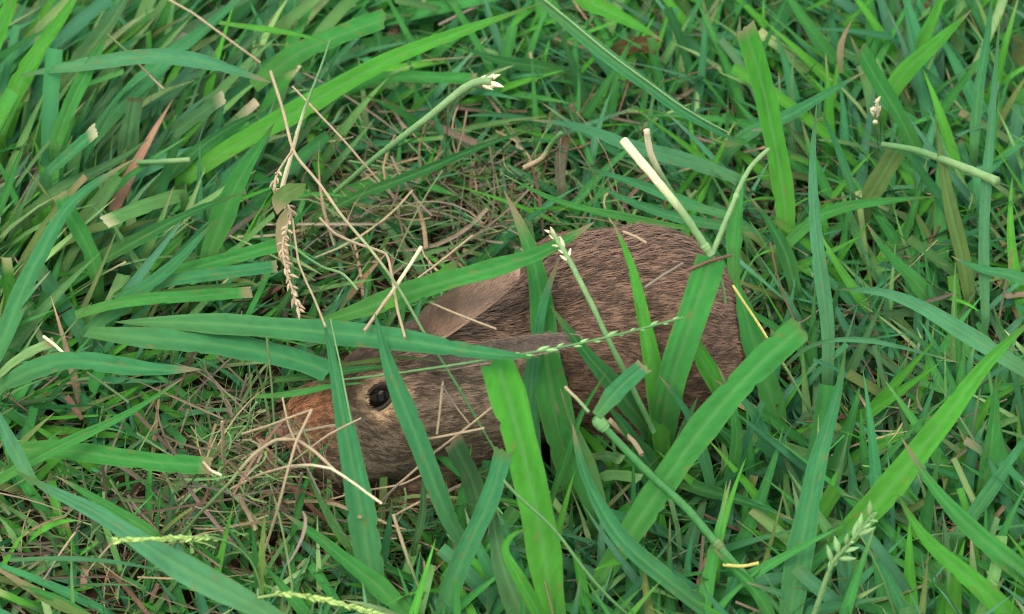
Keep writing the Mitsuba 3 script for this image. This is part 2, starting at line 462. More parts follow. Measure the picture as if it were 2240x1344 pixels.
def profile(kind, u):
    if kind == 'cut':
        return np.minimum(0.62 + 1.1 * u, 1.0)
    if kind == 'lens':
        return np.clip(np.minimum(1, (u / 0.25) ** 0.7) * np.minimum(1, ((1 - u) / 0.32) ** 0.7), 0.02, 1)
    return np.clip(np.minimum(0.6 + 1.0 * u, 1.0) * np.clip((1 - u) / 0.62, 0, 1) ** 0.75, 0.015, 1)


def blade_mesh(kind, w, tint, u, p, seed, roll=0.0, tip=None, fold=0.20):
    r = np.random.default_rng(seed)
    cols = 9
    tg = np.gradient(p, axis=0)
    tg /= np.linalg.norm(tg, axis=1, keepdims=True)
    nrm = -FWD * 0.62 + np.array([0.10, 0.05, 0.50])
    nrm = nrm - (tg @ nrm)[:, None] * tg
    nrm /= np.linalg.norm(nrm, axis=1, keepdims=True)
    sd = np.cross(tg, nrm)
    ro = np.radians(roll + 16 * (r.random() - 0.5) + 22 * (r.random() - 0.5) * (u - 0.5))[:, None]
    sd, nrm = sd * np.cos(ro) + nrm * np.sin(ro), nrm * np.cos(ro) - sd * np.sin(ro)
    half = w * MM * 0.5 * profile(kind, u)
    half = half * (1 + 0.06 * np.interp(u, np.linspace(0, 1, 9), r.normal(0, 1, 9)))
    x = np.linspace(-1, 1, cols)
    lip = np.zeros((len(u), cols))
    V = p[:, None] + half[:, None, None] * (x[None, :, None] * sd[:, None] + fold * (np.abs(x) - 0.35 * x ** 2)[None, :, None] * nrm[:, None])
    wave = np.interp(u, np.linspace(0, 1, 12), r.normal(0, 1, 12))[:, None] * x[None] * 0.10 * half[:, None]
    V = V + wave[..., None] * nrm[:, None]
    if kind == 'cut':      # torn end
        V[-1] += tg[-1] * (r.uniform(-0.5, 0.6, cols) * w * MM * 0.16)[:, None]
    base = np.array(TINT[tint])
    c = np.broadcast_to(base, (len(u), cols, 3)).copy()
    mott = meshkit.fbm(np.stack([u[:, None] * 9 + x * 0, u[:, None] * 0 + x * 1.6 + seed, x * 0 + u[:, None] * 0 + seed * 7.3], -1), 3, 2)
    c *= (0.74 + 0.54 * mott)[..., None]
    c *= (1 + r.normal(0, 0.07, cols))[None, :, None] * (1 + 0.05 * r.normal(0, 1, (len(u), cols)))[..., None]
    speck = r.random((len(u), cols)) < 0.012
    c[speck] = c[speck] * 0.4 + np.array([0.10, 0.085, 0.03])
    nick = r.random((len(u), 2)) < 0.03
    V[:, 0] += np.where(nick[:, :1], 1, 0) * (V[:, 1] - V[:, 0]) * 0.7
    V[:, -1] += np.where(nick[:, 1:], 1, 0) * (V[:, -2] - V[:, -1]) * 0.7
    c[:, cols // 2] = c[:, cols // 2] * 0.55 + np.array(TINT['stem']) * 0.45 + 0.01
    c[:, [0, -1]] = c[:, [0, -1]] * 0.8 + np.array(TINT['olive']) * 0.2
    # a little yellower at the base, dry at the tip
    c = lerp(c, np.array([0.13, 0.23, 0.05]), np.broadcast_to((0.35 * (1 - u) ** 3)[:, None], c.shape[:2]))
    if kind in ('cut', 'blade') and tip is None:
        tip = ('olive' if r.random() < 0.5 else 'tan', 0.018 if kind == 'cut' else 0.05 + 0.05 * r.random())
    if tip:
        t = sstep(1 - 2 * tip[1], 1 - 0.4 * tip[1], u)
        c = lerp(c, np.array(TINT[tip[0]]), np.broadcast_to(t[:, None] * 0.85, c.shape[:2]))
    i = (np.arange(len(u) - 1)[:, None] * cols + np.arange(cols - 1)).ravel()
    F = np.stack([i, i + 1, i + cols + 1, i + cols], 1)
    uv = np.stack([np.broadcast_to(x * 0.5 + 0.5, (len(u), cols)), np.broadcast_to(u[:, None], (len(u), cols))], -1).reshape(-1, 2)
    return V.reshape(-1, 3), F, c.reshape(-1, 3), uv


NROW = [0]


def put(name, cat, label, group=None):
    key = numbered(name)
    labels[key] = {'label': label, 'category': cat}
    if group:
        labels[key]['group'] = group
    NROW[0] += 1
    return key


def blade(kind, label, w, tint, hs, pts, roll=0, tip=None, clear=True, group=None, fold=0.20):
    key = put('grass_leaf', 'grass blade', label, group)
    L = np.linalg.norm(np.diff(np.array(pts, float), axis=0), axis=1).sum()
    u, p = centreline(pts, hs, int(np.clip(L / 14, 12, 60)), clear, root=hs[0] <= 8)
    V, F, c, uv = blade_mesh(kind, w, tint, u, p, NROW[0] + 100, roll, tip, fold)
    scene[key] = mikit.ply((V, F), 'leaf_material', smooth=True, uv=uv, color=c)
    return key, u, p


def stalk_mesh(w0, w1, tint0, tint1, u, p, seed, seg=7, knots=0.0):
    r = np.random.default_rng(seed)
    p = p + 0.03 * w0 * MM * np.cumsum(r.normal(0, 0.6, p.shape), axis=0) * np.minimum(1, u * 4)[:, None] * np.minimum(1, (1 - u) * 4)[:, None]
    rad = (w0 + (w1 - w0) * u) * MM * 0.5 * (0.60 if max(w0, w1) < 14 else 0.82) * (1 + 0.03 * r.normal(0, 1, len(u)))
    V, F = tube(p, rad, seg)
    t = np.append(np.repeat(u, seg), [0, 1])
    c = lerp(TINT[tint0], TINT[tint1], sstep(0.25, 0.75, t + 0.1 * meshkit.fbm(V * 300, 2, seed) - 0.05)) * (0.72 + 0.5 * meshkit.fbm(V * 800 + seed, 3, 3))[:, None]
    g_ = c[:, 1] > 1.3 * c[:, 0]
    c = np.where(g_[:, None], c * 0.66, c * 0.9)
    return V, F, c


def stalk(name, cat, label, w, tint, hs, pts, w1=None, tint1=None, clear=True, group=None, mat='straw_material'):
    key = put(name, cat, label, group)
    L = np.linalg.norm(np.diff(np.array(pts, float), axis=0), axis=1).sum()
    u, p = centreline(pts, hs, int(np.clip(L / 10, 8, 70)), clear, name == 'dry_straw', root=hs[0] <= 5 and name != 'dry_straw')
    V, F, c = stalk_mesh(w, w if w1 is None else w1, tint, tint1 or tint, u, p, NROW[0])
    scene[key] = mikit.ply((V, F), mat, smooth=True, color=c)
    return key, u, p


def straw(label, w, tint, hs, pts, **kw):
    return stalk('dry_straw', 'straw', label, w, tint, hs, pts, **kw)


def stem(label, w, tint, hs, pts, **kw):
    return stalk('grass_stalk', 'grass stalk', label, w, tint, hs, pts, **kw)


def node(key, p, i, w, tint):
    """A swollen joint on a stalk, a part of it."""
    i = int(np.clip(i, 2, len(p) - 3))
    d = p[i + 1] - p[i - 1]
    d /= np.linalg.norm(d)
    z = np.linspace(-1, 1, 9)
    V, F = tube(p[i] + z[:, None] * d * w * MM * 0.55, w * MM * 0.5 * np.array([0.74, 0.84, 0.97, 1.03, 0.92, 1.04, 0.98, 0.84, 0.74]), 10)
    c = np.array(TINT[tint]) * (0.55 + 0.5 * meshkit.fbm(V * 900, 2, 3))[:, None]
    k_ = numbered(key + '__node')
    scene[k_] = mikit.ply((V, F), 'straw_material', smooth=True, color=c)


def midrib(key, u, p, w, off, tint, a, b):
    """A pale raised rib along a blade, a part of it."""
    k_ = (u >= a) & (u <= b)
    q = p[k_] + RIGHT * off[0] * MM - UPV * off[1] * MM - FWD * 0.0008
    V, F, c = stalk_mesh(w, w * 0.6, tint, tint, np.linspace(0, 1, k_.sum()), q, 5)
    scene[key + '__midrib'] = mikit.ply((V, F), 'straw_material', smooth=True, color=c)
    labels[key + '__midrib'] = {'label': 'pale raised rib along the blade'}


def spikelets(key, u, p, a, b, n, size, tint, spread=0.5, seed=0, angle=35):
    """Small seed scales along a stem, alternate sides, as one part of the seed head."""
    r = np.random.default_rng(seed + 77)
    Vs, Fs, Cs = [], [], []
    th = np.arange(6) / 6 * 2 * math.pi
    for i in range(n):
        t = a + (b - a) * (i + 0.5 * r.random()) / n
        c = np.array([np.interp(t, u, p[:, k_]) for k_ in range(3)])
        d = np.array([np.interp(min(t + 0.03, 1), u, p[:, k_]) for k_ in range(3)]) - np.array([np.interp(max(t - 0.03, 0), u, p[:, k_]) for k_ in range(3)])
        d /= np.linalg.norm(d)
        s = np.cross(d, -FWD + r.normal(0, 0.6, 3))
        s /= np.linalg.norm(s)
        s = s * (1 if i % 2 else -1)
        an = math.radians(angle) * r.uniform(0.3, 1.5)
        ax = d * math.cos(an) + s * math.sin(an)
        a1 = np.cross(ax, [0.3, 0.5, 0.8])
        a1 /= np.linalg.norm(a1)
        a2 = np.cross(ax, a1)
        L = size * MM * r.uniform(0.55, 1.3)
        rings = [(0, 0.05), (0.3, 0.17), (0.6, 0.15), (1.0, 0.02)]
        v = np.vstack([c + s * size * MM * 0.08 + ax * L * z + L * rr * (np.cos(th)[:, None] * a1 + np.sin(th)[:, None] * a2) for z, rr in rings])
        f = np.vstack([np.stack([k_ * 6 + np.arange(6), k_ * 6 + (np.arange(6) + 1) % 6, k_ * 6 + 6 + (np.arange(6) + 1) % 6, k_ * 6 + 6 + np.arange(6)], 1) for k_ in range(3)])
        Fs.append(f + 24 * i)
        Vs.append(v)
        Cs.append(np.broadcast_to(np.array(TINT[tint]) * r.uniform(0.7, 1.25), v.shape))
    scene[key + '__spikelets'] = mikit.ply((np.vstack(Vs), np.vstack(Fs)), 'straw_material', smooth=True, color=np.vstack(Cs))
    labels[key + '__spikelets'] = {'kind': 'stuff'}


def seed_head(label, w, tint, hs, pts, a, b, n, size, stint, w1=None, tint1=None, seed=0, angle=35):
    key = put('seed_head', 'seed head', label)
    L = np.linalg.norm(np.diff(np.array(pts, float), axis=0), axis=1).sum()
    u, p = centreline(pts, hs, int(np.clip(L / 10, 10, 70)))
    V, F, c = stalk_mesh(w, w if w1 is None else w1, tint, tint1 or tint, u, p, NROW[0])
    scene[key + '__stem'] = mikit.ply((V, F), 'straw_material', smooth=True, color=c)
    spikelets(key, u, p, a, b, n, size, stint, seed=seed, angle=angle)


# upper left
blade('blade', 'broad bright green blade in the upper left corner, its tip cut off by the frame', 46, 'bright', (5, 20, 36), [(-5, 300), (55, 160), (125, 55), (200, -60)])
blade('blade', 'bright green blade filling the very corner at the upper left', 56, 'bright', (8, 24, 36), [(-60, 170), (-10, 80), (50, -60)])
key, u, p = blade('lens', 'upright green blade whose bent dry tip hangs down like a thread', 36, 'green', (8, 22, 34), [(118, 330), (150, 240), (195, 150), (235, 75)], tip=('olive', 0.05))
straw('thin tan thread bent down from the tip of the upright green blade', 9, 'olive', (34, 30, 26), [(233, 74), (280, 115), (320, 158), (358, 195)], w1=8, tint1='tan')
blade('lens', 'arching blue-green blade lying across its neighbours, dry at its tip', 36, 'blue', (16, 34, 28), [(40, 168), (130, 150), (215, 138), (335, 124), (470, 143), (595, 182)], tip=('tan', 0.06))
blade('blade', 'wide blue-green blade slanting behind the arching blade', 50, 'teal', (6, 18, 30), [(190, 320), (300, 190), (385, 112), (450, 62), (560, -40)])
blade('blade', 'dark green blade behind the bent-tipped blade, leaning to the top edge', 54, 'dull', (4, 14, 26), [(120, 200), (215, 85), (300, -40)])
blade('blade', 'long broad bright green blade sweeping from the dry seed head up to the top edge', 58, 'bright', (6, 28, 44), [(400, 395), (520, 315), (640, 250), (760, 180), (860, 128), (960, 88), (1060, 52), (1190, 5)])
blade('cut', 'short wide bright green blade with a cut tip above the long sweeping blade', 54, 'green', (10, 20, 30), [(555, 190), (640, 125), (740, 80), (842, 42)])
blade('blade', 'narrow yellow-green blade lying along the upper edge of a wide one', 18, 'bright', (26, 28, 28), [(480, 50), (560, 62), (640, 74), (730, 96)])
blade('blade', 'upright bright green blade just left of the dry seed head', 52, 'green', (4, 18, 34), [(455, 560), (485, 480), (525, 390), (575, 310), (600, 270)])
blade('blade', 'slender bright blade forming the left side of a narrow V', 38, 'teal', (6, 18, 32), [(190, 725), (278, 658), (340, 612), (405, 555), (468, 482)])
blade('cut', 'dull olive blade stump standing under the arching blade', 40, 'dull', (4, 12, 18), [(275, 355), (284, 285), (295, 215)], tip=('brown', .03))
blade('cut', 'dull green blade with a pale cut tip beside the olive stump', 36, 'dull', (4, 12, 20), [(345, 320), (420, 262), (492, 212)], tip=('cream', .05))
blade('cut', 'stubby blue-green blade with a white cut end', 34, 'teal', (8, 18, 26), [(100, 385), (160, 330), (212, 284)], tip=('cream', .07))
stem('pale cut stem lying flat with its round end showing', 15, 'stem', (12, 13, 14), [(300, 356), (360, 354), (416, 350)], tint1='pale')
stem('tall yellow-green stalk rising above the dry seed head', 14, 'cream', (16, 36, 50), [(610, 440), (645, 310), (668, 232), (698, 155), (722, 88)], w1=6, tint1='stem')
blade('blade', 'dark green blade between the cut blades, pointing at the seed head', 34, 'dark', (3, 9, 14), [(330, 420), (430, 330), (520, 270), (590, 235)])
blade('blade', 'grey-green blade lying low below the stubby blue-green one', 34, 'dull', (3, 10, 16), [(60, 470), (160, 400), (260, 350), (330, 300)])
blade('cut', 'pale green cut blade pointing down left with a ragged end', 34, 'stem', (6, 10, 14), [(400, 425), (310, 455), (228, 488)], tip=('cream', .06))
blade('blade', 'long dark green blade behind the pale ragged one', 30, 'dark', (3, 12, 22), [(215, 575), (330, 510), (430, 460), (540, 420)])
blade('blade', 'bright narrow blade standing alone at the left edge', 26, 'green', (5, 20, 36), [(-10, 480), (15, 420), (35, 360), (58, 305)])
# left middle
blade('blade', 'long teal blade leaning up from the left edge', 46, 'teal', (3, 20, 34), [(-30, 820), (20, 710), (60, 612), (100, 535), (148, 455), (225, 390), (300, 345)])
blade('cut', 'short green blade crossing the teal one, with its top folded', 36, 'green', (5, 16, 24), [(212, 610), (200, 560), (165, 490), (130, 425)])
blade('cut', 'level green blade with a cut tip above the dark soil hollow', 32, 'green', (10, 18, 20), [(165, 690), (260, 664), (400, 650), (550, 640)], tip=('tan', .04))
blade('cut', 'green blade fanning just above the level cut blade', 28, 'teal', (9, 19, 24), [(250, 655), (330, 625), (470, 600), (606, 583)])
blade('cut', 'uppermost blade of the fan ending at the dry seed head', 32, 'green', (8, 20, 26), [(300, 640), (390, 598), (500, 566), (612, 535)])
blade('cut', 'wide blue-green blade stretching from the left towards the rabbit, lower of the pair', 52, 'teal', (14, 28, 40), [(190, 726), (300, 738), (420, 748), (570, 770), (660, 792), (722, 815)], fold=0.12, tip=('teal', .02))
blade('lens', 'long blue-green blade lying across the neck of the rabbit', 54, 'teal', (16, 46, 66), [(250, 705), (400, 706), (560, 715), (720, 728), (900, 748), (1040, 770), (1165, 782)], fold=0.12, tip=('green', .02))
blade('lens', 'arching teal blade in front of the lower left tangle', 42, 'teal', (10, 28, 30), [(-60, 890), (10, 842), (84, 806), (150, 790), (235, 797), (335, 808), (440, 808)], tip=('tan', .07))
blade('blade', 'narrow bright blade rising from the left edge to meet the arching one', 28, 'green', (8, 24, 34), [(-20, 1062), (134, 975), (220, 935), (300, 893), (400, 828)])
blade('cut', 'level broad blade ending at the dry straws in front of the face', 42, 'green', (8, 18, 20), [(30, 985), (130, 985), (235, 998), (340, 1012), (462, 1020)], tip=('tan', .03))
blade('blade', 'very broad teal blade running diagonally down through the lower left corner', 58, 'blue', (26, 32, 26), [(640, 1375), (555, 1325), (468, 1280), (335, 1203), (200, 1116), (110, 1072), (30, 1028)], fold=0.1)
blade('blade', 'short teal blade leaning at the left edge above the diagonal one', 34, 'blue', (22, 26, 32), [(75, 1060), (40, 1000), (10, 940), (-20, 870)])
blade('blade', 'darker blade lying behind the very broad diagonal one', 26, 'green', (8, 12, 14), [(345, 1175), (300, 1145), (235, 1106), (120, 1040)])
blade('blade', 'thin grey-green leaf lying almost level in the lower left corner', 11, 'blue', (12, 18, 20), [(20, 1226), (134, 1222), (285, 1235), (400, 1260)])
blade('blade', 'half-dried blade sloping down at the lower left edge', 26, 'olive', (10, 12, 14), [(190, 1350), (134, 1325), (67, 1288), (-20, 1235)], tip=('tan', .3))
blade('blade', 'green blade low in the lower left corner under the half-dried one', 30, 'green', (4, 10, 16), [(240, 1400), (170, 1340), (100, 1300), (40, 1280)])
# top middle
key, u, p = blade('lens', 'long narrow blade with a pale edge crossing the top centre downwards', 34, 'teal', (40, 30, 18), [(1150, -20), (1240, 52), (1320, 117), (1420, 192), (1500, 248), (1615, 312)])
midrib(key, u, p, 9, (8, -6), 'pale', 0, 0.95)
blade('blade', 'broad bright green blade at the top edge beside the pale-edged one', 52, 'bright', (34, 30, 24), [(1200, -50), (1290, 5), (1370, 45), (1450, 90)])
blade('blade', 'blue-green blade behind the rump, its tip pointing left under the cream cut stem', 42, 'blue', (8, 18, 30), [(1620, 395), (1500, 352), (1370, 316), (1269, 279), (1160, 263)], clear=False)
blade('blade', 'slim bright blade arching just over the back of the rabbit', 22, 'green', (20, 38, 44), [(1500, 500), (1350, 472), (1220, 440), (1095, 378)], clear=False)
blade('blade', 'teal blade behind the rump, second below the blue-green one', 32, 'teal', (8, 16, 26), [(1600, 475), (1500, 445), (1400, 405), (1265, 364)], clear=False)
blade('blade', 'teal blade lying behind the top of the rump', 28, 'teal', (10, 18, 24), [(1640, 500), (1520, 485), (1400, 450), (1290, 398)], clear=False)
blade('blade', 'long dark green blade lying behind the dried grass above the rabbit', 28, 'dark', (4, 14, 22), [(690, 478), (760, 440), (917, 378), (1050, 322), (1180, 280)])
blade('cut', 'level bright green blade behind the thick pale stem tip', 32, 'green', (6, 10, 14), [(780, 178), (850, 170), (940, 170), (1040, 174)])
blade('blade', 'dark teal blade in the shade beyond the long pale-edged one', 34, 'dark', (4, 10, 16), [(1240, 160), (1170, 145), (1080, 130), (1000, 95)])
straw('greyish straw in the shaded gap at the top centre', 12, 'grey', (6, 9, 12), [(960, 55), (1020, 25), (1090, -5)])
straw('pale twisted scrap of straw behind the back of the rabbit', 14, 'tan', (12, 16, 24), [(1145, 368), (1185, 348), (1205, 318), (1230, 290)], tint1='stem')
blade('cut', 'dead brown strip of leaf standing behind the back of the rabbit', 26, 'grey', (3, 8, 14), [(1228, 415), (1225, 365), (1236, 300)], tip=('brown', .1), clear=False)
stem('short cream cut stem standing beside the long cream one', 18, 'stem', (10, 20, 32), [(1480, 440), (1445, 380), (1424, 335), (1414, 284)], tint1='cream', clear=False)
blade('cut', 'curled dead brown leaf in the grass at the top', 44, 'brown', (6, 9, 10), [(1350, 108), (1395, 98), (1440, 100)], tip=('brown', .1))
blade('cut', 'small reddish brown dead leaf at the top edge', 40, 'brown', (6, 9, 10), [(1960, 5), (2000, 2), (2040, 12)], tip=('brown', .1))
# top right
blade('cut', 'tall upright bright green blade with a square cut top', 52, 'bright', (4, 30, 62), [(1722, 520), (1710, 400), (1690, 290), (1668, 190), (1628, 60)], tip=('tan', .02))
blade('cut', 'leaning green blade with a cut top in the upper right', 46, 'green', (5, 24, 44), [(2010, 350), (1970, 262), (1925, 187), (1880, 108)], tip=('olive', .03))
blade('blade', 'bright green blade leaning right beside the cut leaning one', 46, 'bright', (6, 24, 40), [(1930, 240), (1958, 187), (2042, 100), (2125, 22)])
blade('blade', 'bright blade reaching the top edge, upper right', 32, 'bright', (10, 24, 34), [(1990, 150), (2030, 65), (2075, -40)])
blade('blade', 'tall blue-green blade standing close to the right edge', 28, 'blue', (6, 34, 62), [(2156, 700), (2152, 560), (2155, 440), (2168, 280), (2178, 150), (2188, 33)])
blade('blade', 'dark blade leaning beside the tall one near the right edge', 28, 'teal', (6, 20, 34), [(2130, 330), (2140, 200), (2160, 80), (2172, -30)])
blade('blade', 'green blade slanting behind the tall bright cut one', 38, 'teal', (5, 16, 26), [(1580, 345), (1640, 292), (1720, 255), (1800, 210), (1890, 158)])
blade('blade', 'tall slender teal blade, right of the rump, pointing straight up', 36, 'blue', (6, 34, 60), [(1810, 830), (1810, 718), (1793, 584), (1780, 450), (1778, 340), (1787, 225)])
blade('blade', 'shorter blade leaning left at the side of the tall slender teal one', 24, 'teal', (5, 16, 30), [(1870, 430), (1845, 360), (1822, 300), (1792, 235)])
blade('cut', 'olive-green blade below the cream seed tip', 44, 'olive', (5, 14, 24), [(1890, 450), (1920, 400), (1965, 325)], tip=('green', .02))
blade('blade', 'olive blade standing right of the cut pale tube', 40, 'olive', (4, 24, 44), [(2120, 650), (2105, 560), (2080, 460), (2060, 350), (2045, 250)])
blade('blade', 'bright-tipped blade leaning left in the right half', 42, 'green', (4, 18, 36), [(2040, 665), (1990, 605), (1945, 560), (1895, 488)])
blade('blade', 'arching blue-green blade drooping to the right edge', 44, 'blue', (32, 32, 18), [(2300, 850), (2176, 770), (2093, 719), (2012, 671), (1925, 640), (1820, 634)])
blade('blade', 'thin pale teal blade bowing over near the right edge of the rabbit', 13, 'blue', (12, 34, 26), [(1720, 800), (1758, 766), (1825, 745), (1892, 745), (1975, 761), (2100, 794)])
stem('cut pale green tube leaning across the upper right grass', 17, 'stem', (26, 30, 34), [(1930, 317), (2000, 330), (2060, 350), (2182, 398)], w1=26, tint1='pale')
seed_head('cream seed tip on a thin dark stalk in the upper right', 6, 'stem', (8, 24, 38), [(1922, 330), (1917, 285), (1912, 225)], 0.6, 1.0, 8, 30, 'cream', seed=5)
blade('blade', 'pale narrow leaf with a bent cream end above the leaning cut blade', 16, 'tan', (14, 22, 26), [(1840, 160), (1838, 110), (1850, 70), (1868, 40)])
blade('blade', 'level teal blade at the right edge above the arching one', 34, 'teal', (14, 18, 20), [(2300, 640), (2200, 600), (2150, 590), (2080, 560)])
blade('blade', 'narrow green blade crossing behind the tall slender teal one', 30, 'green', (6, 14, 20), [(1700, 560), (1800, 470), (1900, 445), (2050, 430)])
blade('blade', 'dark green blade in shade right of the rump', 38, 'dark', (3, 12, 22), [(1740, 640), (1720, 560), (1690, 500), (1640, 430)], clear=False)
# right and lower right
blade('blade', 'broad bright green blade reaching up to the right edge', 66, 'bright', (2, 30, 52), [(1800, 1240), (1870, 1150), (1930, 1088), (1992, 1011), (2076, 905), (2153, 803), (2270, 690)])
blade('blade', 'long teal blade standing up from the lower right bottom edge', 56, 'teal', (0, 26, 56), [(1722, 1400), (1735, 1300), (1752, 1195), (1772, 1095), (1793, 994), (1825, 890), (1850, 758)])
blade('blade', 'bright blade leaning left out of the lower right corner', 54, 'bright', (2, 20, 40), [(2270, 1400), (2205, 1342), (2126, 1270), (2026, 1180), (1962, 1080)])
blade('blade', 'thread-tipped bright blade above the corner one', 48, 'green', (6, 26, 46), [(2320, 1320), (2240, 1255), (2160, 1190), (2109, 1142), (2059, 1088), (1970, 955)])
blade('blade', 'teal blade leaning in from the right edge', 34, 'teal', (6, 20, 34), [(2090, 1180), (2126, 1130), (2176, 1060), (2245, 960), (2300, 900)])
blade('blade', 'upright green blade beside the broad bright one near the right edge', 40, 'green', (4, 20, 32), [(2150, 1080), (2165, 1000), (2175, 910), (2180, 820)])
blade('blade', 'small yellow-tipped blade low at the lower right edge', 20, 'green', (10, 12, 16), [(2300, 1290), (2200, 1252), (2140, 1232), (2062, 1206)])
blade('cut', 'broad bright blade with a jagged cut tip leaning over the rump', 58, 'green', (2, 34, 62), [(1310, 1275), (1370, 1180), (1430, 1090), (1505, 980), (1580, 885), (1665, 795), (1752, 718)], tip=('olive', .012), fold=0.12)
blade('blade', 'dark blade running level behind the bright blades, lower right', 32, 'dark', (4, 10, 14), [(1470, 1050), (1550, 1075), (1624, 1096), (1740, 1140)])
key, u, p = stem('smooth green stem with a knot rising from the bottom edge to the rump', 23, 'green', (2, 22, 44), [(1720, 1350), (1625, 1255), (1560, 1180), (1500, 1110), (1436, 1050), (1355, 970), (1300, 912)], w1=20)
node(key, p, len(p) - 3, 29, 'stem')
node(key, p, int(len(p) * 0.42), 23, 'olive')
blade('cut', 'short leaf branching off the top of the knotted stem', 36, 'teal', (45, 50, 52), [(1305, 910), (1345, 860), (1410, 800)])
straw('pale dry stub pointing up from the knot of the green stem', 12, 'pale', (45, 47, 48), [(1288, 902), (1262, 872), (1236, 847)], tint1='tan')
straw('ragged pale strip of dry sheath under the knotted stem', 14, 'tan', (20, 22, 26), [(1405, 995), (1385, 965), (1350, 935), (1332, 918)])
stem('thin green stem crossing over the base of the broad blades', 12, 'stem', (4, 24, 40), [(1390, 1360), (1286, 1256), (1212, 1158), (1130, 1082), (1100, 1050)])
seed_head('green seed spike with yellowish scales rising from the lower right bottom edge', 16, 'pale', (4, 24, 42), [(1775, 1365), (1800, 1290), (1825, 1229), (1858, 1189), (1912, 1122)], 0.42, 1.0, 15, 34, 'pale', w1=8, seed=2)
straw('short yellow dry scrap lying on the grass, lower right', 12, 'yellow', (18, 19, 20), [(1582, 1236), (1620, 1240), (1660, 1232)])
blade('blade', 'narrow bright blade slanting down beside the yellow scrap', 30, 'green', (4, 14, 22), [(1690, 1360), (1650, 1290), (1600, 1240), (1560, 1200)])
blade('blade', 'teal blade low in the grass, second from the lower right spike', 30, 'teal', (3, 12, 20), [(2000, 1380), (1960, 1300), (1930, 1240), (1900, 1200)])
# in front of the rabbit
key, u, p = blade('blade', 'long teal blade hanging in front of the rabbit face', 62, 'teal', (0, 30, 58), [(828, 1330), (810, 1240), (790, 1120), (768, 1000), (745, 880), (728, 790), (708, 700)], fold=0.12, tip=('olive', .02))
midrib(key, u, p, 7, (14, -2), 'pale', 0.66, 1.0)
blade('lens', 'slim teal blade standing just behind the eye', 40, 'teal', (4, 36, 60), [(1025, 1215), (975, 1120), (930, 1005), (888, 900), (852, 805), (820, 685)])
blade('lens', 'green blade lying over the ears and pointing to the top of the rump', 46, 'green', (30, 58, 66), [(660, 715), (790, 678), (900, 640), (1010, 607), (1114, 578), (1215, 538), (1300, 486)], tip=('tan', .05))
blade('cut', 'short yellow-green blade beside the one over the ears', 42, 'bright', (48, 52, 54), [(840, 668), (920, 632), (1002, 590)], tip=('olive', .1))
blade('cut', 'broadest bright green blade, standing in front of the shoulder', 72, 'bright', (0, 30, 58), [(1215, 1390), (1200, 1280), (1185, 1180), (1165, 1080), (1142, 980), (1115, 880), (1085, 790)], tip=('green', .02), fold=0.10)
blade('blade', 'broad green blade tapering upward over the middle of the back', 76, 'green', (4, 40, 70), [(1255, 1070), (1235, 980), (1212, 880), (1195, 780), (1187, 690), (1172, 590), (1142, 500), (1103, 418)], fold=0.12)
blade('blade', 'narrow teal blade behind the broad tapering one', 40, 'teal', (6, 36, 62), [(1175, 1030), (1160, 900), (1170, 770), (1190, 660), (1228, 555)])
blade('blade', 'dark green blade slanting under the loin of the rabbit', 54, 'dark', (4, 36, 54), [(1450, 990), (1380, 890), (1300, 795), (1240, 720), (1203, 668)])
blade('blade', 'upright bright blade with a tan tip before the rump', 46, 'bright', (2, 44, 68), [(1452, 1030), (1442, 920), (1425, 790), (1402, 670), (1375, 565), (1338, 482)], tip=('tan', .05))
blade('cut', 'broad bright blade rising to the node of the cream stems', 62, 'green', (2, 44, 66), [(1440, 1010), (1458, 880), (1490, 765), (1528, 655), (1557, 565)], tip=('green', .02))
blade('cut', 'short yellow-green blade with a bitten top beside the rump', 40, 'bright', (6, 28, 42), [(1612, 940), (1582, 875), (1548, 808), (1518, 758)], tip=('olive', .04))
blade('blade', 'upper of two narrow blades standing behind the rump', 34, 'green', (34, 50, 64), [(1608, 625), (1604, 560), (1612, 470), (1628, 360)], clear=False)
blade('lens', 'lower of two narrow blades standing beside the rump', 54, 'green', (4, 24, 36), [(1705, 925), (1668, 815), (1640, 720), (1610, 612)])
stem('thin yellow-green stalk leaning beside the rump', 10, 'stem', (10, 34, 46), [(1790, 938), (1735, 832), (1690, 757), (1650, 695), (1603, 625)], tint1='yellow')
straw('small brown sheath at the top of the broad node blade', 12, 'brown', (64, 66, 66), [(1505, 592), (1545, 574), (1600, 558)])
straw('pale green stub hanging below the brown sheath', 11, 'pale', (52, 58, 63), [(1586, 662), (1580, 625), (1570, 588)])
key, u, p = stem('long cream cut straw stem leaning over the rump', 20, 'pale', (66, 78, 84), [(1556, 558), (1515, 500), (1470, 440), (1420, 380), (1364, 308)], tint1='cream', w1=24)
node(key, p, 2, 19, 'pale')
key, u, p = stem('pale green stem leaning right from the same node as the cream one', 15, 'pale', (66, 74, 80), [(1557, 558), (1585, 490), (1610, 430), (1640, 370), (1682, 326)], w1=12)
node(key, p, int(len(p) * 0.5), 13, 'pale')
seed_head('thin stem with pale scales lying level across the body of the rabbit', 9, 'stem', (34, 62, 66), [(690, 836), (800, 826), (900, 813), (1020, 795), (1138, 776), (1328, 738), (1495, 695)], 0.52, 1.0, 15, 22, 'pale', w1=8, seed=1, angle=14)
seed_head('slanting yellow-green stem with cream scales at its top, over the back', 15, 'stem', (22, 54, 72), [(1430, 945), (1380, 840), (1330, 740), (1295, 668), (1260, 600), (1225, 535), (1205, 505)], 0.84, 1.0, 9, 24, 'cream', w1=14, tint1='pale', seed=4)
seed_head('thick-tipped pale green stem reaching up above the rabbit, cream at its end', 13, 'stem', (14, 34, 46), [(732, 422), (790, 372), (860, 315), (934, 258), (990, 212), (1040, 182), (1075, 178)], 0.93, 1.0, 6, 32, 'cream', w1=24, tint1='pale', seed=6)
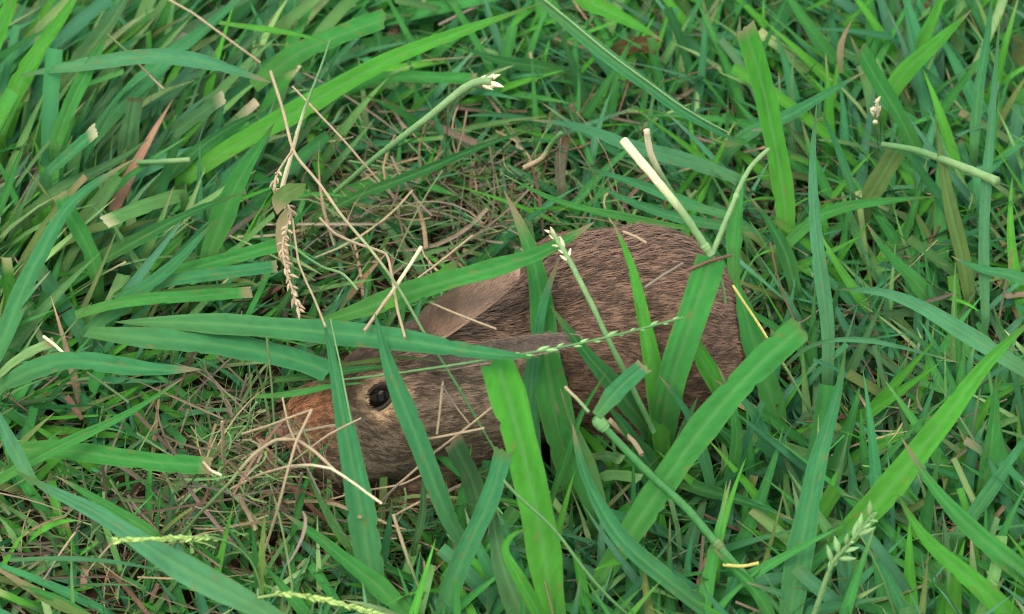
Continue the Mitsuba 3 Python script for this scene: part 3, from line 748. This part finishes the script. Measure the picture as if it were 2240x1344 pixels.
stem('long thin stem from the withered top down past the eye of the rabbit', 9, 'stem', (20, 62, 34), [(1092, 1000), (1050, 930), (985, 820), (935, 742), (892, 667), (860, 615), (814, 552), (745, 470), (690, 392), (645, 335), (628, 278), (592, 158)], w1=12, tint1='tan')
straw('thin tan straw slanting beside the tall yellow-green stalk', 8, 'tan', (30, 30, 20), [(640, 190), (683, 234), (750, 305), (830, 398)])
seed_head('withered tan seed head hanging above the neck of the rabbit', 10, 'tan', (34, 44, 46), [(640, 330), (606, 420), (634, 455), (622, 520), (628, 590), (655, 685)], 0.12, 1.0, 60, 20, 'tan', w1=7, seed=9, angle=34)
straw('dry thread from the withered seed head to the tip of the face blade', 8, 'tan', (58, 52, 44), [(712, 715), (690, 660), (655, 580), (640, 480)])
# dry straws about the face
straw('arched tan straw in front of the nose of the rabbit', 12, 'olive', (14, 40, 38), [(370, 1205), (440, 1120), (500, 1058), (551, 999), (600, 964), (648, 963), (690, 990), (735, 1032)], tint1='tan')
straw('long cream straw arching below the nose to the paw', 9, 'tan', (18, 40, 36), [(505, 1070), (567, 1039), (632, 1021), (680, 1018), (723, 1026), (782, 1064), (835, 1102)], tint1='cream')
straw('stiff tan straw crossing the arched ones, bent at its top', 10, 'tan', (10, 36, 46), [(575, 1215), (608, 1117), (632, 1026), (650, 967), (682, 896)])
straw('tan straw folded back from the bent top towards the left', 9, 'tan', (46, 40, 30), [(682, 897), (640, 912), (594, 930), (530, 950)])
straw('fine upright greenish straw left of the nose', 8, 'stem', (4, 28, 50), [(588, 1135), (594, 1064), (605, 1010), (602, 940), (595, 850), (583, 735)], tint1='olive')
straw('tan straw leaning under the cheek', 9, 'grey', (14, 22, 28), [(835, 1098), (870, 1060), (915, 1022)], tint1='tan')
straw('tan straw lying below the cheek straw', 9, 'tan', (10, 14, 18), [(860, 1130), (900, 1108), (950, 1083)])
straw('pale straight straw in front of the chest', 9, 'tan', (30, 34, 38), [(925, 963), (990, 951), (1060, 937)])
straw('reddish straw crossing the pale one in front of the chest', 9, 'tan', (24, 32, 40), [(940, 998), (1005, 948), (1076, 892)])
straw('upright buff straw beside the chest of the rabbit', 9, 'tan', (30, 36, 42), [(956, 950), (963, 890), (969, 835)])
straw('slender pinkish straw slanting down from the neck', 7, 'grey', (44, 38, 32), [(968, 845), (1000, 893), (1030, 932)], tint1='tan')
straw('cream cut straw crossing the blade over the ears', 13, 'tan', (54, 58, 64), [(797, 725), (830, 677), (867, 624), (922, 540)], tint1='cream')
straw('greyish straw lying in the litter behind the ears', 9, 'tan', (30, 30, 30), [(900, 620), (960, 575), (1034, 516)])
straw('kinked tan straw dropping from the dried tangle to the ears', 10, 'tan', (40, 52, 58), [(700, 478), (732, 511), (789, 536), (846, 556), (858, 611), (870, 680), (886, 738)])
straw('curly pale green shred in the dried tangle', 10, 'stem', (22, 30, 34), [(640, 540), (707, 586), (748, 599), (782, 634)], tint1='pale')
straw('thin tan straw lying on the far ear', 8, 'tan', (50, 54, 58), [(940, 662), (996, 685), (1085, 720)])
straw('short pinkish scrap of straw on the top of the rump', 10, 'tan', (60, 60, 60), [(1362, 507), (1388, 517), (1414, 532)])
straw('short greyish straw stuck in the fur of the back', 10, 'grey', (60, 60, 60), [(1410, 630), (1450, 602), (1494, 576)])
straw('long tan thread near the top edge above the arching blade', 9, 'tan', (28, 26, 20), [(360, -5), (418, 27), (469, 64), (570, 138)])
straw('short cream straw near the left edge', 12, 'cream', (24, 26, 26), [(96, 737), (120, 756), (146, 780)])
blade('cut', 'pale yellow-green strip of dry leaf at the left edge', 20, 'pale', (20, 22, 24), [(-10, 830), (25, 797), (70, 768), (118, 748)], tip=('tan', .1))
straw('pale straw under the arching teal blade', 10, 'pale', (10, 16, 22), [(280, 880), (235, 845), (190, 815)])
straw('olive straw leaning over the dark litter, lower left', 9, 'olive', (6, 14, 20), [(294, 1140), (268, 1095), (240, 1050)])
straw('pinkish dry straw in the dark litter, lower left', 8, 'grey', (6, 8, 10), [(95, 1270), (130, 1215), (165, 1165)], tint1='tan')
seed_head('pale green seed spike lying level in the lower left', 7, 'stem', (12, 34, 42), [(572, 1300), (555, 1240), (515, 1195), (470, 1178), (400, 1178), (320, 1180), (245, 1184)], 0.40, 0.97, 44, 16, 'lime', w1=11, tint1='lime', seed=7, angle=16)
seed_head('yellow-green seed spike curving along the bottom edge', 9, 'lime', (30, 36, 32), [(565, 1308), (640, 1300), (700, 1311), (760, 1326), (850, 1352)], 0.12, 1.0, 38, 17, 'lime', w1=11, seed=8, angle=16)
blade('blade', 'pale young shoot standing in the middle of a small tuft', 16, 'lime', (8, 22, 36), [(570, 1260), (574, 1190), (580, 1122)])
blade('blade', 'young green shoot beside the pale one in the small tuft', 16, 'green', (8, 22, 36), [(562, 1260), (556, 1200), (550, 1140)])
blade('blade', 'thin green shoot leaning left from the small tuft', 13, 'stem', (8, 22, 36), [(562, 1245), (525, 1190), (480, 1132)])
blade('blade', 'bright blade bending right from the small tuft to the bottom edge', 28, 'green', (2, 10, 8), [(690, 1370), (640, 1310), (600, 1262), (566, 1222)])
stem('pale stem base of the small tuft at the bottom', 13, 'stem', (0, 3, 6), [(566, 1330), (566, 1290), (566, 1240)], tint1='pale')
blade('blade', 'bright slender blade sloping down to the bottom edge from under the paws', 42, 'green', (0, 12, 26), [(920, 1380), (870, 1325), (815, 1272), (752, 1222), (690, 1172), (615, 1120)])
blade('cut', 'dull green blade forming the left arm of a V below the chest', 44, 'dull', (2, 12, 26), [(1050, 1130), (1035, 1060), (1012, 1010), (990, 965)])
blade('cut', 'blue-green blade forming the right arm of the V below the chest', 40, 'teal', (0, 22, 40), [(955, 1380), (978, 1310), (1024, 1195), (1070, 1095), (1102, 985)], tip=('olive', .03))
blade('blade', 'wide dark green blade at the bottom edge left of the curled one', 60, 'dull', (0, 14, 26), [(1170, 1400), (1130, 1320), (1092, 1210), (1075, 1090)])
blade('blade', 'bright blade curled over on itself at the bottom edge', 34, 'bright', (2, 30, 38), [(1210, 1400), (1160, 1310), (1118, 1235), (1105, 1195), (1120, 1172), (1158, 1156)])
blade('blade', 'curving teal blade rising before the loin from the bottom edge', 48, 'teal', (2, 26, 50), [(1560, 1345), (1500, 1300), (1440, 1252), (1369, 1190), (1310, 1105), (1270, 1010), (1252, 925)])
straw('yellowish dry stalk standing below the cheek', 13, 'olive', (2, 8, 16), [(925, 1310), (893, 1225), (860, 1125)], tint1='tan')
blade('cut', 'folded bit of pale green leaf in the shade under the loin', 26, 'stem', (8, 10, 12), [(1310, 1045), (1345, 1040), (1400, 1050)], tip=('pale', .1))
blade('cut', 'second folded bit of pale leaf just above the first, under the loin', 22, 'dull', (10, 12, 14), [(1295, 1000), (1320, 998), (1362, 1008)], tip=('pale', .1))
blade('blade', 'narrow green blade before the paws of the rabbit', 20, 'stem', (2, 14, 26), [(770, 1210), (720, 1130), (690, 1070), (665, 1005)])
blade('blade', 'blue-green shoot standing right of the long cream straw', 20, 'teal', (2, 10, 20), [(835, 1240), (848, 1170), (858, 1095)])

blade('blade', 'dark blade in the shade of the flank behind the knotted stem', 50, 'dark', (2, 18, 34), [(1450, 1070), (1390, 970), (1328, 885)])
blade('blade', 'grey-green blade in shadow between the two bright rump blades', 30, 'dull', (2, 20, 36), [(1470, 1045), (1490, 960), (1528, 865)])
blade('blade', 'shaded green blade between the shoulder blade and the curving teal one', 44, 'green', (2, 18, 34), [(1300, 1130), (1270, 1040), (1236, 950), (1215, 880)])
blade('blade', 'low shaded blade across the foot of the rump', 34, 'dark', (4, 14, 20), [(1640, 1010), (1590, 950), (1530, 915)])
straw('upright tan strip of dry leaf at the far left of the nose', 12, 'tan', (12, 28, 40), [(493, 1038), (486, 980), (486, 922)])
straw('short twisted cream straw touching the end of the level broad blade', 11, 'tan', (20, 22, 24), [(442, 1008), (462, 1030), (484, 1040)], tint1='cream')
straw('greyish straw hanging below the long cream arch', 10, 'grey', (8, 18, 30), [(645, 1120), (652, 1078), (660, 1035)])
straw('thick tan stalk lying in the shade under the arched straws', 14, 'tan', (4, 8, 14), [(560, 1160), (540, 1118), (522, 1083)])
straw('pale green weedy sprig just left of the nose', 10, 'stem', (16, 30, 40), [(520, 960), (545, 925), (548, 900), (562, 880)], tint1='pale')
blade('blade', 'thin blade lying over the brow of the rabbit', 18, 'green', (30, 40, 44), [(560, 868), (640, 862), (720, 846), (800, 838)])
blade('blade', 'narrow dark blade above the brow, under the wide blue-green pair', 22, 'dark', (26, 40, 46), [(600, 832), (700, 820), (800, 806), (880, 800)])
blade('blade', 'thin olive blade between the brow blades', 12, 'olive', (30, 44, 48), [(735, 800), (810, 790), (880, 782), (960, 792)])

blade('lens', 'crumpled pale husk at the top of the withered seed head', 40, 'olive', (44, 48, 48), [(668, 402), (640, 418), (615, 436), (606, 470)], tip=('tan', .2))
blade('lens', 'dry tan husk hanging along the withered seed head', 26, 'tan', (48, 48, 48), [(632, 450), (616, 500), (620, 555), (632, 600)], tip=('tan', .1))

blade('blade', 'thin bright shoot crossing the belly left of the knotted stem', 18, 'green', (4, 26, 44), [(1195, 1120), (1235, 1010), (1275, 900), (1330, 810)])
blade('blade', 'teal shoot leaning against the lower flank, under the node blade', 26, 'teal', (4, 24, 40), [(1560, 1090), (1540, 1000), (1500, 900), (1440, 820)])
blade('blade', 'green shoot rising past the foot of the bitten blade', 28, 'green', (4, 24, 38), [(1590, 1060), (1610, 980), (1600, 880), (1570, 800)])
blade('blade', 'shaded teal shoot at the lower corner of the rump', 32, 'teal', (4, 22, 36), [(1700, 1040), (1670, 950), (1620, 870), (1560, 830)])
blade('blade', 'slim green shoot over the belly beside the broadest blade', 24, 'stem', (4, 22, 40), [(1320, 1110), (1290, 1010), (1250, 920), (1225, 850)])
blade('blade', 'fine green shoot before the chin', 14, 'green', (4, 20, 34), [(640, 1170), (660, 1090), (690, 1010), (735, 950)])
straw('slim olive straw crossing the muzzle towards the face blade', 7, 'olive', (20, 36, 44), [(560, 1080), (640, 1010), (720, 950), (790, 915)], tint1='tan')
straw('thin grey straw hanging over the tip of the nose', 7, 'grey', (24, 36, 42), [(700, 1080), (660, 1000), (630, 930), (618, 870)], tint1='tan')
straw('fine straw lying across the paws of the rabbit', 7, 'tan', (14, 18, 22), [(700, 1100), (790, 1075), (880, 1060), (960, 1020)])
blade('blade', 'narrow shoot growing up in front of the near paw', 18, 'dull', (4, 18, 30), [(905, 1200), (925, 1110), (930, 1040), (955, 985)])

# ------------------------------------------------------------------ the mass of grass and thatch
def batch(rng, base, az, lean, curl, length, width, col, tipcol, rows=7, cols=3, side=None, zmin=0.0008, twist=0.9, fold=0.25, cut=0.16):
    N = len(base)
    s = np.linspace(0, 1, rows)
    phi = lean[:, None] + curl[:, None] * s
    azs = az[:, None] + (side if side is not None else rng.normal(0, 0.35, N))[:, None] * s
    st = np.stack([np.cos(azs) * np.sin(phi), np.sin(azs) * np.sin(phi), np.cos(phi)], -1) * (length[:, None, None] / (rows - 1))
    p = base[:, None] + np.concatenate([np.zeros((N, 1, 3)), np.cumsum(st[:, :-1], 1)], 1)
    floor = zmin + base[:, 2:3] * 0 + rng.uniform(0, 0.006, (N, 1)) * s
    p[..., 2] = np.maximum(p[..., 2], floor)
    tg = np.gradient(p, axis=1)
    tg /= np.maximum(np.linalg.norm(tg, axis=-1, keepdims=True), 1e-9)
    hor = np.stack([-np.sin(azs), np.cos(azs), azs * 0], -1)
    nrm = np.cross(tg, hor)
    tw = rng.normal(0, twist, (N, 1, 1)) + rng.normal(0, 0.5, (N, 1, 1)) * s[None, :, None]
    sd = hor * np.cos(tw) + nrm * np.sin(tw)
    nrm = np.cross(tg, sd)
    iscut = rng.random(N) < cut
    pr = np.where(iscut[:, None], np.minimum(0.6 + 1.2 * s, 1), np.clip(np.minimum(0.6 + 1.0 * s, 1) * np.clip((1 - s) / 0.65, 0, 1) ** 0.8, 0.03, 1))
    x = np.linspace(-1, 1, cols)
    half = width[:, None] * 0.5 * pr
    V = p[:, :, None] + half[..., None, None] * (x[None, None, :, None] * sd[:, :, None] + fold * np.abs(x)[None, None, :, None] * nrm[:, :, None])
    t = sstep(0.80, 1.0, s)[None, :] * rng.random((N, 1)) ** 2 * 0.8
    C = col[:, None] * (1 - t[..., None]) + tipcol[:, None] * t[..., None]
    C = np.repeat(C[:, :, None], cols, 2).copy()
    C[:, :, cols // 2] *= 1.18
    C *= rng.uniform(0.85, 1.12, (N, rows, 1, 1))
    i = (np.arange(rows - 1)[:, None] * cols + np.arange(cols - 1)).ravel()
    q = np.stack([i, i + 1, i + cols + 1, i + cols], 1)
    F = (np.arange(N)[:, None, None] * rows * cols + q).reshape(-1, 4)
    return V, F, C, p


def pal(rng, N, names, probs, var=0.25):
    c = np.array([TINT[n] for n in names])[rng.choice(len(names), N, p=probs)]
    c = c * np.array([1.18, 1.0, 1.08])
    return c * rng.uniform(1 - var, 1 + var, (N, 1)) * rng.uniform(0.92, 1.08, (N, 3))


# how the turf leans, how wide and how dense it is, from place to place: (px, py, lean angle, spread, width mm, density, length mm)
FIELD = np.array([
    (150, 120, 52, 20, 7.0, 1.0, 70), (450, 330, 42, 20, 7.0, 1.0, 62), (650, 120, 30, 30, 5.0, 0.9, 62), (120, 600, 62, 22, 5.4, 1.0, 65), (430, 580, 22, 22, 5.4, 0.9, 58),
    (180, 950, 25, 60, 3.6, 0.6, 42), (250, 1200, 130, 70, 2.8, 0.5, 34), (600, 980, 90, 90, 1.8, 0.4, 26), (700, 1250, 95, 60, 2.8, 0.9, 34), (950, 230, 20, 70, 3.2, 0.9, 45),
    (1000, 480, 60, 90, 2.0, 0.22, 30), (760, 560, 60, 80, 2.0, 0.26, 30), (880, 420, 60, 80, 2.2, 0.4, 32), (1130, 320, 20, 80, 2.6, 0.8, 38), (1420, 300, 160, 60, 2.8, 0.8, 40), (1300, 120, 170, 60, 3.4, 0.9, 48), (1300, 420, 165, 40, 2.2, 0.6, 40), (1700, 120, 95, 60, 4.0, 1.0, 48),
    (2120, 220, 88, 35, 5.0, 1.0, 60), (1920, 560, 112, 60, 4.2, 1.0, 50), (1720, 680, 95, 70, 1.8, 0.2, 30), (1780, 800, 95, 70, 2.2, 0.6, 36), (2000, 950, 75, 70, 3.8, 0.9, 46), (1950, 1230, 110, 60, 4.0, 0.95, 46),
    (1400, 1000, 95, 45, 3.6, 1.0, 50), (1600, 950, 95, 45, 3.6, 1.0, 50), (1250, 1230, 100, 50, 4.0, 1.0, 44), (1600, 1200, 100, 60, 3.8, 0.95, 42), (900, 1150, 90, 70, 2.4, 0.8, 30),
], float)
FG = at(FIELD[:, 0], FIELD[:, 1], 8)[:, :2]


def field(xy):
    d2 = ((xy[:, None] - FG[None]) ** 2).sum(-1)
    w = np.exp(-d2 / (2 * 0.030 ** 2)) + 1e-9 * np.exp(-np.sqrt(d2) / 0.1)
    w /= w.sum(1, keepdims=True)
    a = np.radians(FIELD[:, 2])
    vx, vy = w @ np.cos(a), w @ np.sin(a)
    return np.arctan2(vy / math.sin(DEPRESS), vx), w @ np.radians(FIELD[:, 3]), w @ FIELD[:, 4], w @ FIELD[:, 5], w @ FIELD[:, 6]


def mass(seed, n_green, n_mid, n_straw, x0, x1, y0, y1, rabbit):
    r = np.random.default_rng(seed)
    out = []

    def spots(n):
        xy = r.uniform([x0, y0], [x1, y1], (n, 2))
        return xy

    def keep_clear(xy, L):
        """Short, flattened turf where the rabbit lies."""
        if not rabbit:
            return np.ones(len(xy), bool), L
        near = np.min([sdf_at(np.column_stack([xy, np.full(len(xy), z)])) for z in (0.006, 0.016, 0.028)], axis=0)
        front = np.min([sdf_at(np.column_stack([xy[:, 0], xy[:, 1] + dy, np.full(len(xy), 0.02)])) for dy in (0.0, 0.012, 0.024, 0.036, 0.048)], axis=0)
        flank = xy[:, 0] > at(1180, 900, 0)[0]
        L = np.where(front < 0.002, np.minimum(L, np.where(flank, np.where(r.random(len(xy)) < 0.7, 0.052, 0.034), np.where(r.random(len(xy)) < 0.45, 0.034, 0.023))), L)
        return near > 0.004, L

    for kind, n in (('green', n_green), ('mid', n_mid)):
        xy = spots(n)
        az, sp, wd, den, ln = field(xy)
        ok = r.random(n) < den * (np.where(xy[:, 0] < -0.035, 0.5, 0.85) if kind == 'mid' else 0.62) + (0.05 if kind == 'green' else 0)
        L = ln / 1000 * (r.uniform(0.30, 0.85, n) if kind == 'green' else r.uniform(0.7, 1.2, n))
        k2, L = keep_clear(xy, L)
        ok &= k2 & ~((kind == 'mid') & (L < 0.017))
        xy, az, sp, wd, L = xy[ok], az[ok], sp[ok], wd[ok], L[ok]
        n = len(xy)
        az = az + r.normal(0, 1, n) * sp * (1.3 if kind == 'green' else 0.9)
        W = wd / 1000 * (r.uniform(0.35, 0.85, n) if kind == 'green' else r.uniform(0.75, 1.35, n))
        base = np.column_stack([xy, r.uniform(-0.001, 0.004, n)])
        names = ['green', 'teal', 'dark', 'bright', 'dull', 'olive', 'tan', 'stem', 'blue', 'pale']
        col = pal(r, n, names, [0.18, 0.15, 0.07, 0.11, 0.10, 0.06, 0.01, 0.15, 0.10, 0.07] if kind == 'green' else [0.29, 0.24, 0.07, 0.14, 0.07, 0.01, 0.0, 0.06, 0.11, 0.01])
        tipc = pal(r, n, ['tan', 'olive', 'cream', 'green'], [0.2, 0.35, 0.1, 0.35])
        lean = r.uniform(0.55, 1.4, n) if kind == 'green' else np.where(xy[:, 0] < -0.035, r.uniform(1.08, 1.42, n), r.uniform(0.72, 1.38, n))
        curl = r.uniform(0.1, 0.9, n) if kind == 'green' else r.uniform(-0.1, 0.5, n)
        out.append(batch(r, base, az, lean, curl, L, W, col, tipc, rows=6 if kind == 'green' else 9, cols=3 if kind == 'green' else 5, twist=0.7 if kind == 'green' else 0.35, cut=0.16 if kind == 'green' else 0.07))
    xy = spots(n_straw)
    _, _, _, den, _ = field(xy)
    k2, _ = keep_clear(xy, xy[:, 0])
    ok = (r.random(n_straw) < 1.15 - 0.6 * den) & k2 & (np.linalg.norm(xy - at(1710, 690, 0)[:2], axis=1) > 0.012)
    xy = xy[ok]
    n = len(xy)
    z = np.abs(r.normal(0.0, 0.006, n)) + 0.0005
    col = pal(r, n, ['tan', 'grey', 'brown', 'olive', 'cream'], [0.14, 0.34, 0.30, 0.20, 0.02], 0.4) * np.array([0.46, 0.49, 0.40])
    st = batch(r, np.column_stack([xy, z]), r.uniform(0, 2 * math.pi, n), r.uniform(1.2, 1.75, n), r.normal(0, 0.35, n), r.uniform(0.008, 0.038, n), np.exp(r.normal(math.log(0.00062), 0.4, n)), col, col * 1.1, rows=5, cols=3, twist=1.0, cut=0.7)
    if rabbit:      # matted dry tangles
        o = [st]
        for px, py, sx, sy, nn, hh in ((850, 500, 170, 70, 260, 16), (520, 985, 60, 55, 110, 24), (620, 1030, 75, 45, 130, 26), (300, 1130, 140, 60, 170, 9), (900, 1120, 120, 40, 130, 10), (1000, 1000, 60, 50, 60, 16), (1950, 960, 80, 60, 80, 10), (1150, 380, 200, 60, 130, 12)):
            b0 = at(r.normal(px, sx, nn), r.normal(py, sy, nn), np.abs(r.normal(0, hh * 0.6, nn)) + 1)
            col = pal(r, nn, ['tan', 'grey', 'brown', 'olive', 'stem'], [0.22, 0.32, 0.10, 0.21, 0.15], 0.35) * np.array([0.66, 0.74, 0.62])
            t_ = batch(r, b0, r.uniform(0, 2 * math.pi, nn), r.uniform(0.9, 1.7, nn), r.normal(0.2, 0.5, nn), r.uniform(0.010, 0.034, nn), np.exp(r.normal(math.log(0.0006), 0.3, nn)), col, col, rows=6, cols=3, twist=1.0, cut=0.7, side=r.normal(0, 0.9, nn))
            good = (sdf_at(t_[3]) > 0.002).all(1)
            v_, c_, p_ = t_[0][good], t_[2][good], t_[3][good]
            o.append((v_, t_[1].reshape(nn, -1, 4)[:good.sum()].reshape(-1, 4), c_, p_))
        return out, o
    return out, [st]


def join(parts):
    V, F, C, o = [], [], [], 0
    for v, f, c, _ in parts:
        v, c = v.reshape(-1, 3), c.reshape(-1, 3)
        V.append(v)
        F.append(f + o)
        C.append(c)
        o += len(v)
    return (np.vstack(V), np.vstack(F)), np.vstack(C)


gl, st = mass(21, 42000, 13000, 17000, -0.30, 0.30, -0.29, 0.31, True)
m, c = join(gl)
scene['grass'] = mikit.ply(m, 'fine_leaf_material', smooth=True, color=c)
labels['grass'] = {'label': 'dense green lawn grass of many fine blades around the rabbit', 'category': 'grass', 'kind': 'stuff'}
m, c = join(st)
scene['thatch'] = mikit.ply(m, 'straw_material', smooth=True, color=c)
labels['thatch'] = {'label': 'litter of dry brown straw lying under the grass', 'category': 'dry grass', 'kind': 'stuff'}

gl, st = mass(33, 9000, 900, 5000, -0.16, 0.16, -0.16, 0.16, False)
m, c = join(gl)
m2, c2 = join(st)
scene['turf_tile'] = {'type': 'shapegroup', 'blades': mikit.ply(m, 'fine_leaf_material', smooth=True, color=c)}
scene['straw_tile'] = {'type': 'shapegroup', 'straw': mikit.ply(m2, 'straw_material', smooth=True, color=c2)}
kk = 0
for ix in range(-4, 4):
    for iy in range(-4, 4):
        x, y = 0.15 + 0.3 * ix, 0.16 + 0.3 * iy
        if abs(x) < 0.3 and -0.2 < y < 0.25:
            continue
        dx = 0.09 * np.sign(x) if abs(x) < 0.6 and abs(y) < 0.3 else 0
        kk += 1
        tw = T().translate([x, y, 0]).rotate([0, 0, 1], 90 * ((ix * 7 + iy * 3) % 4))
        scene[f'surrounding_grass__{kk:03d}'] = {'type': 'instance', 'to_world': tw, 'group': {'type': 'ref', 'id': 'turf_tile'}}
        scene[f'surrounding_thatch__{kk:03d}'] = {'type': 'instance', 'to_world': tw, 'group': {'type': 'ref', 'id': 'straw_tile'}}
labels['surrounding_grass'] = {'label': 'lawn grass stretching away beyond the rabbit', 'category': 'grass', 'kind': 'stuff'}
labels['surrounding_thatch'] = {'label': 'dry straw under the surrounding lawn grass', 'category': 'dry grass', 'kind': 'stuff'}
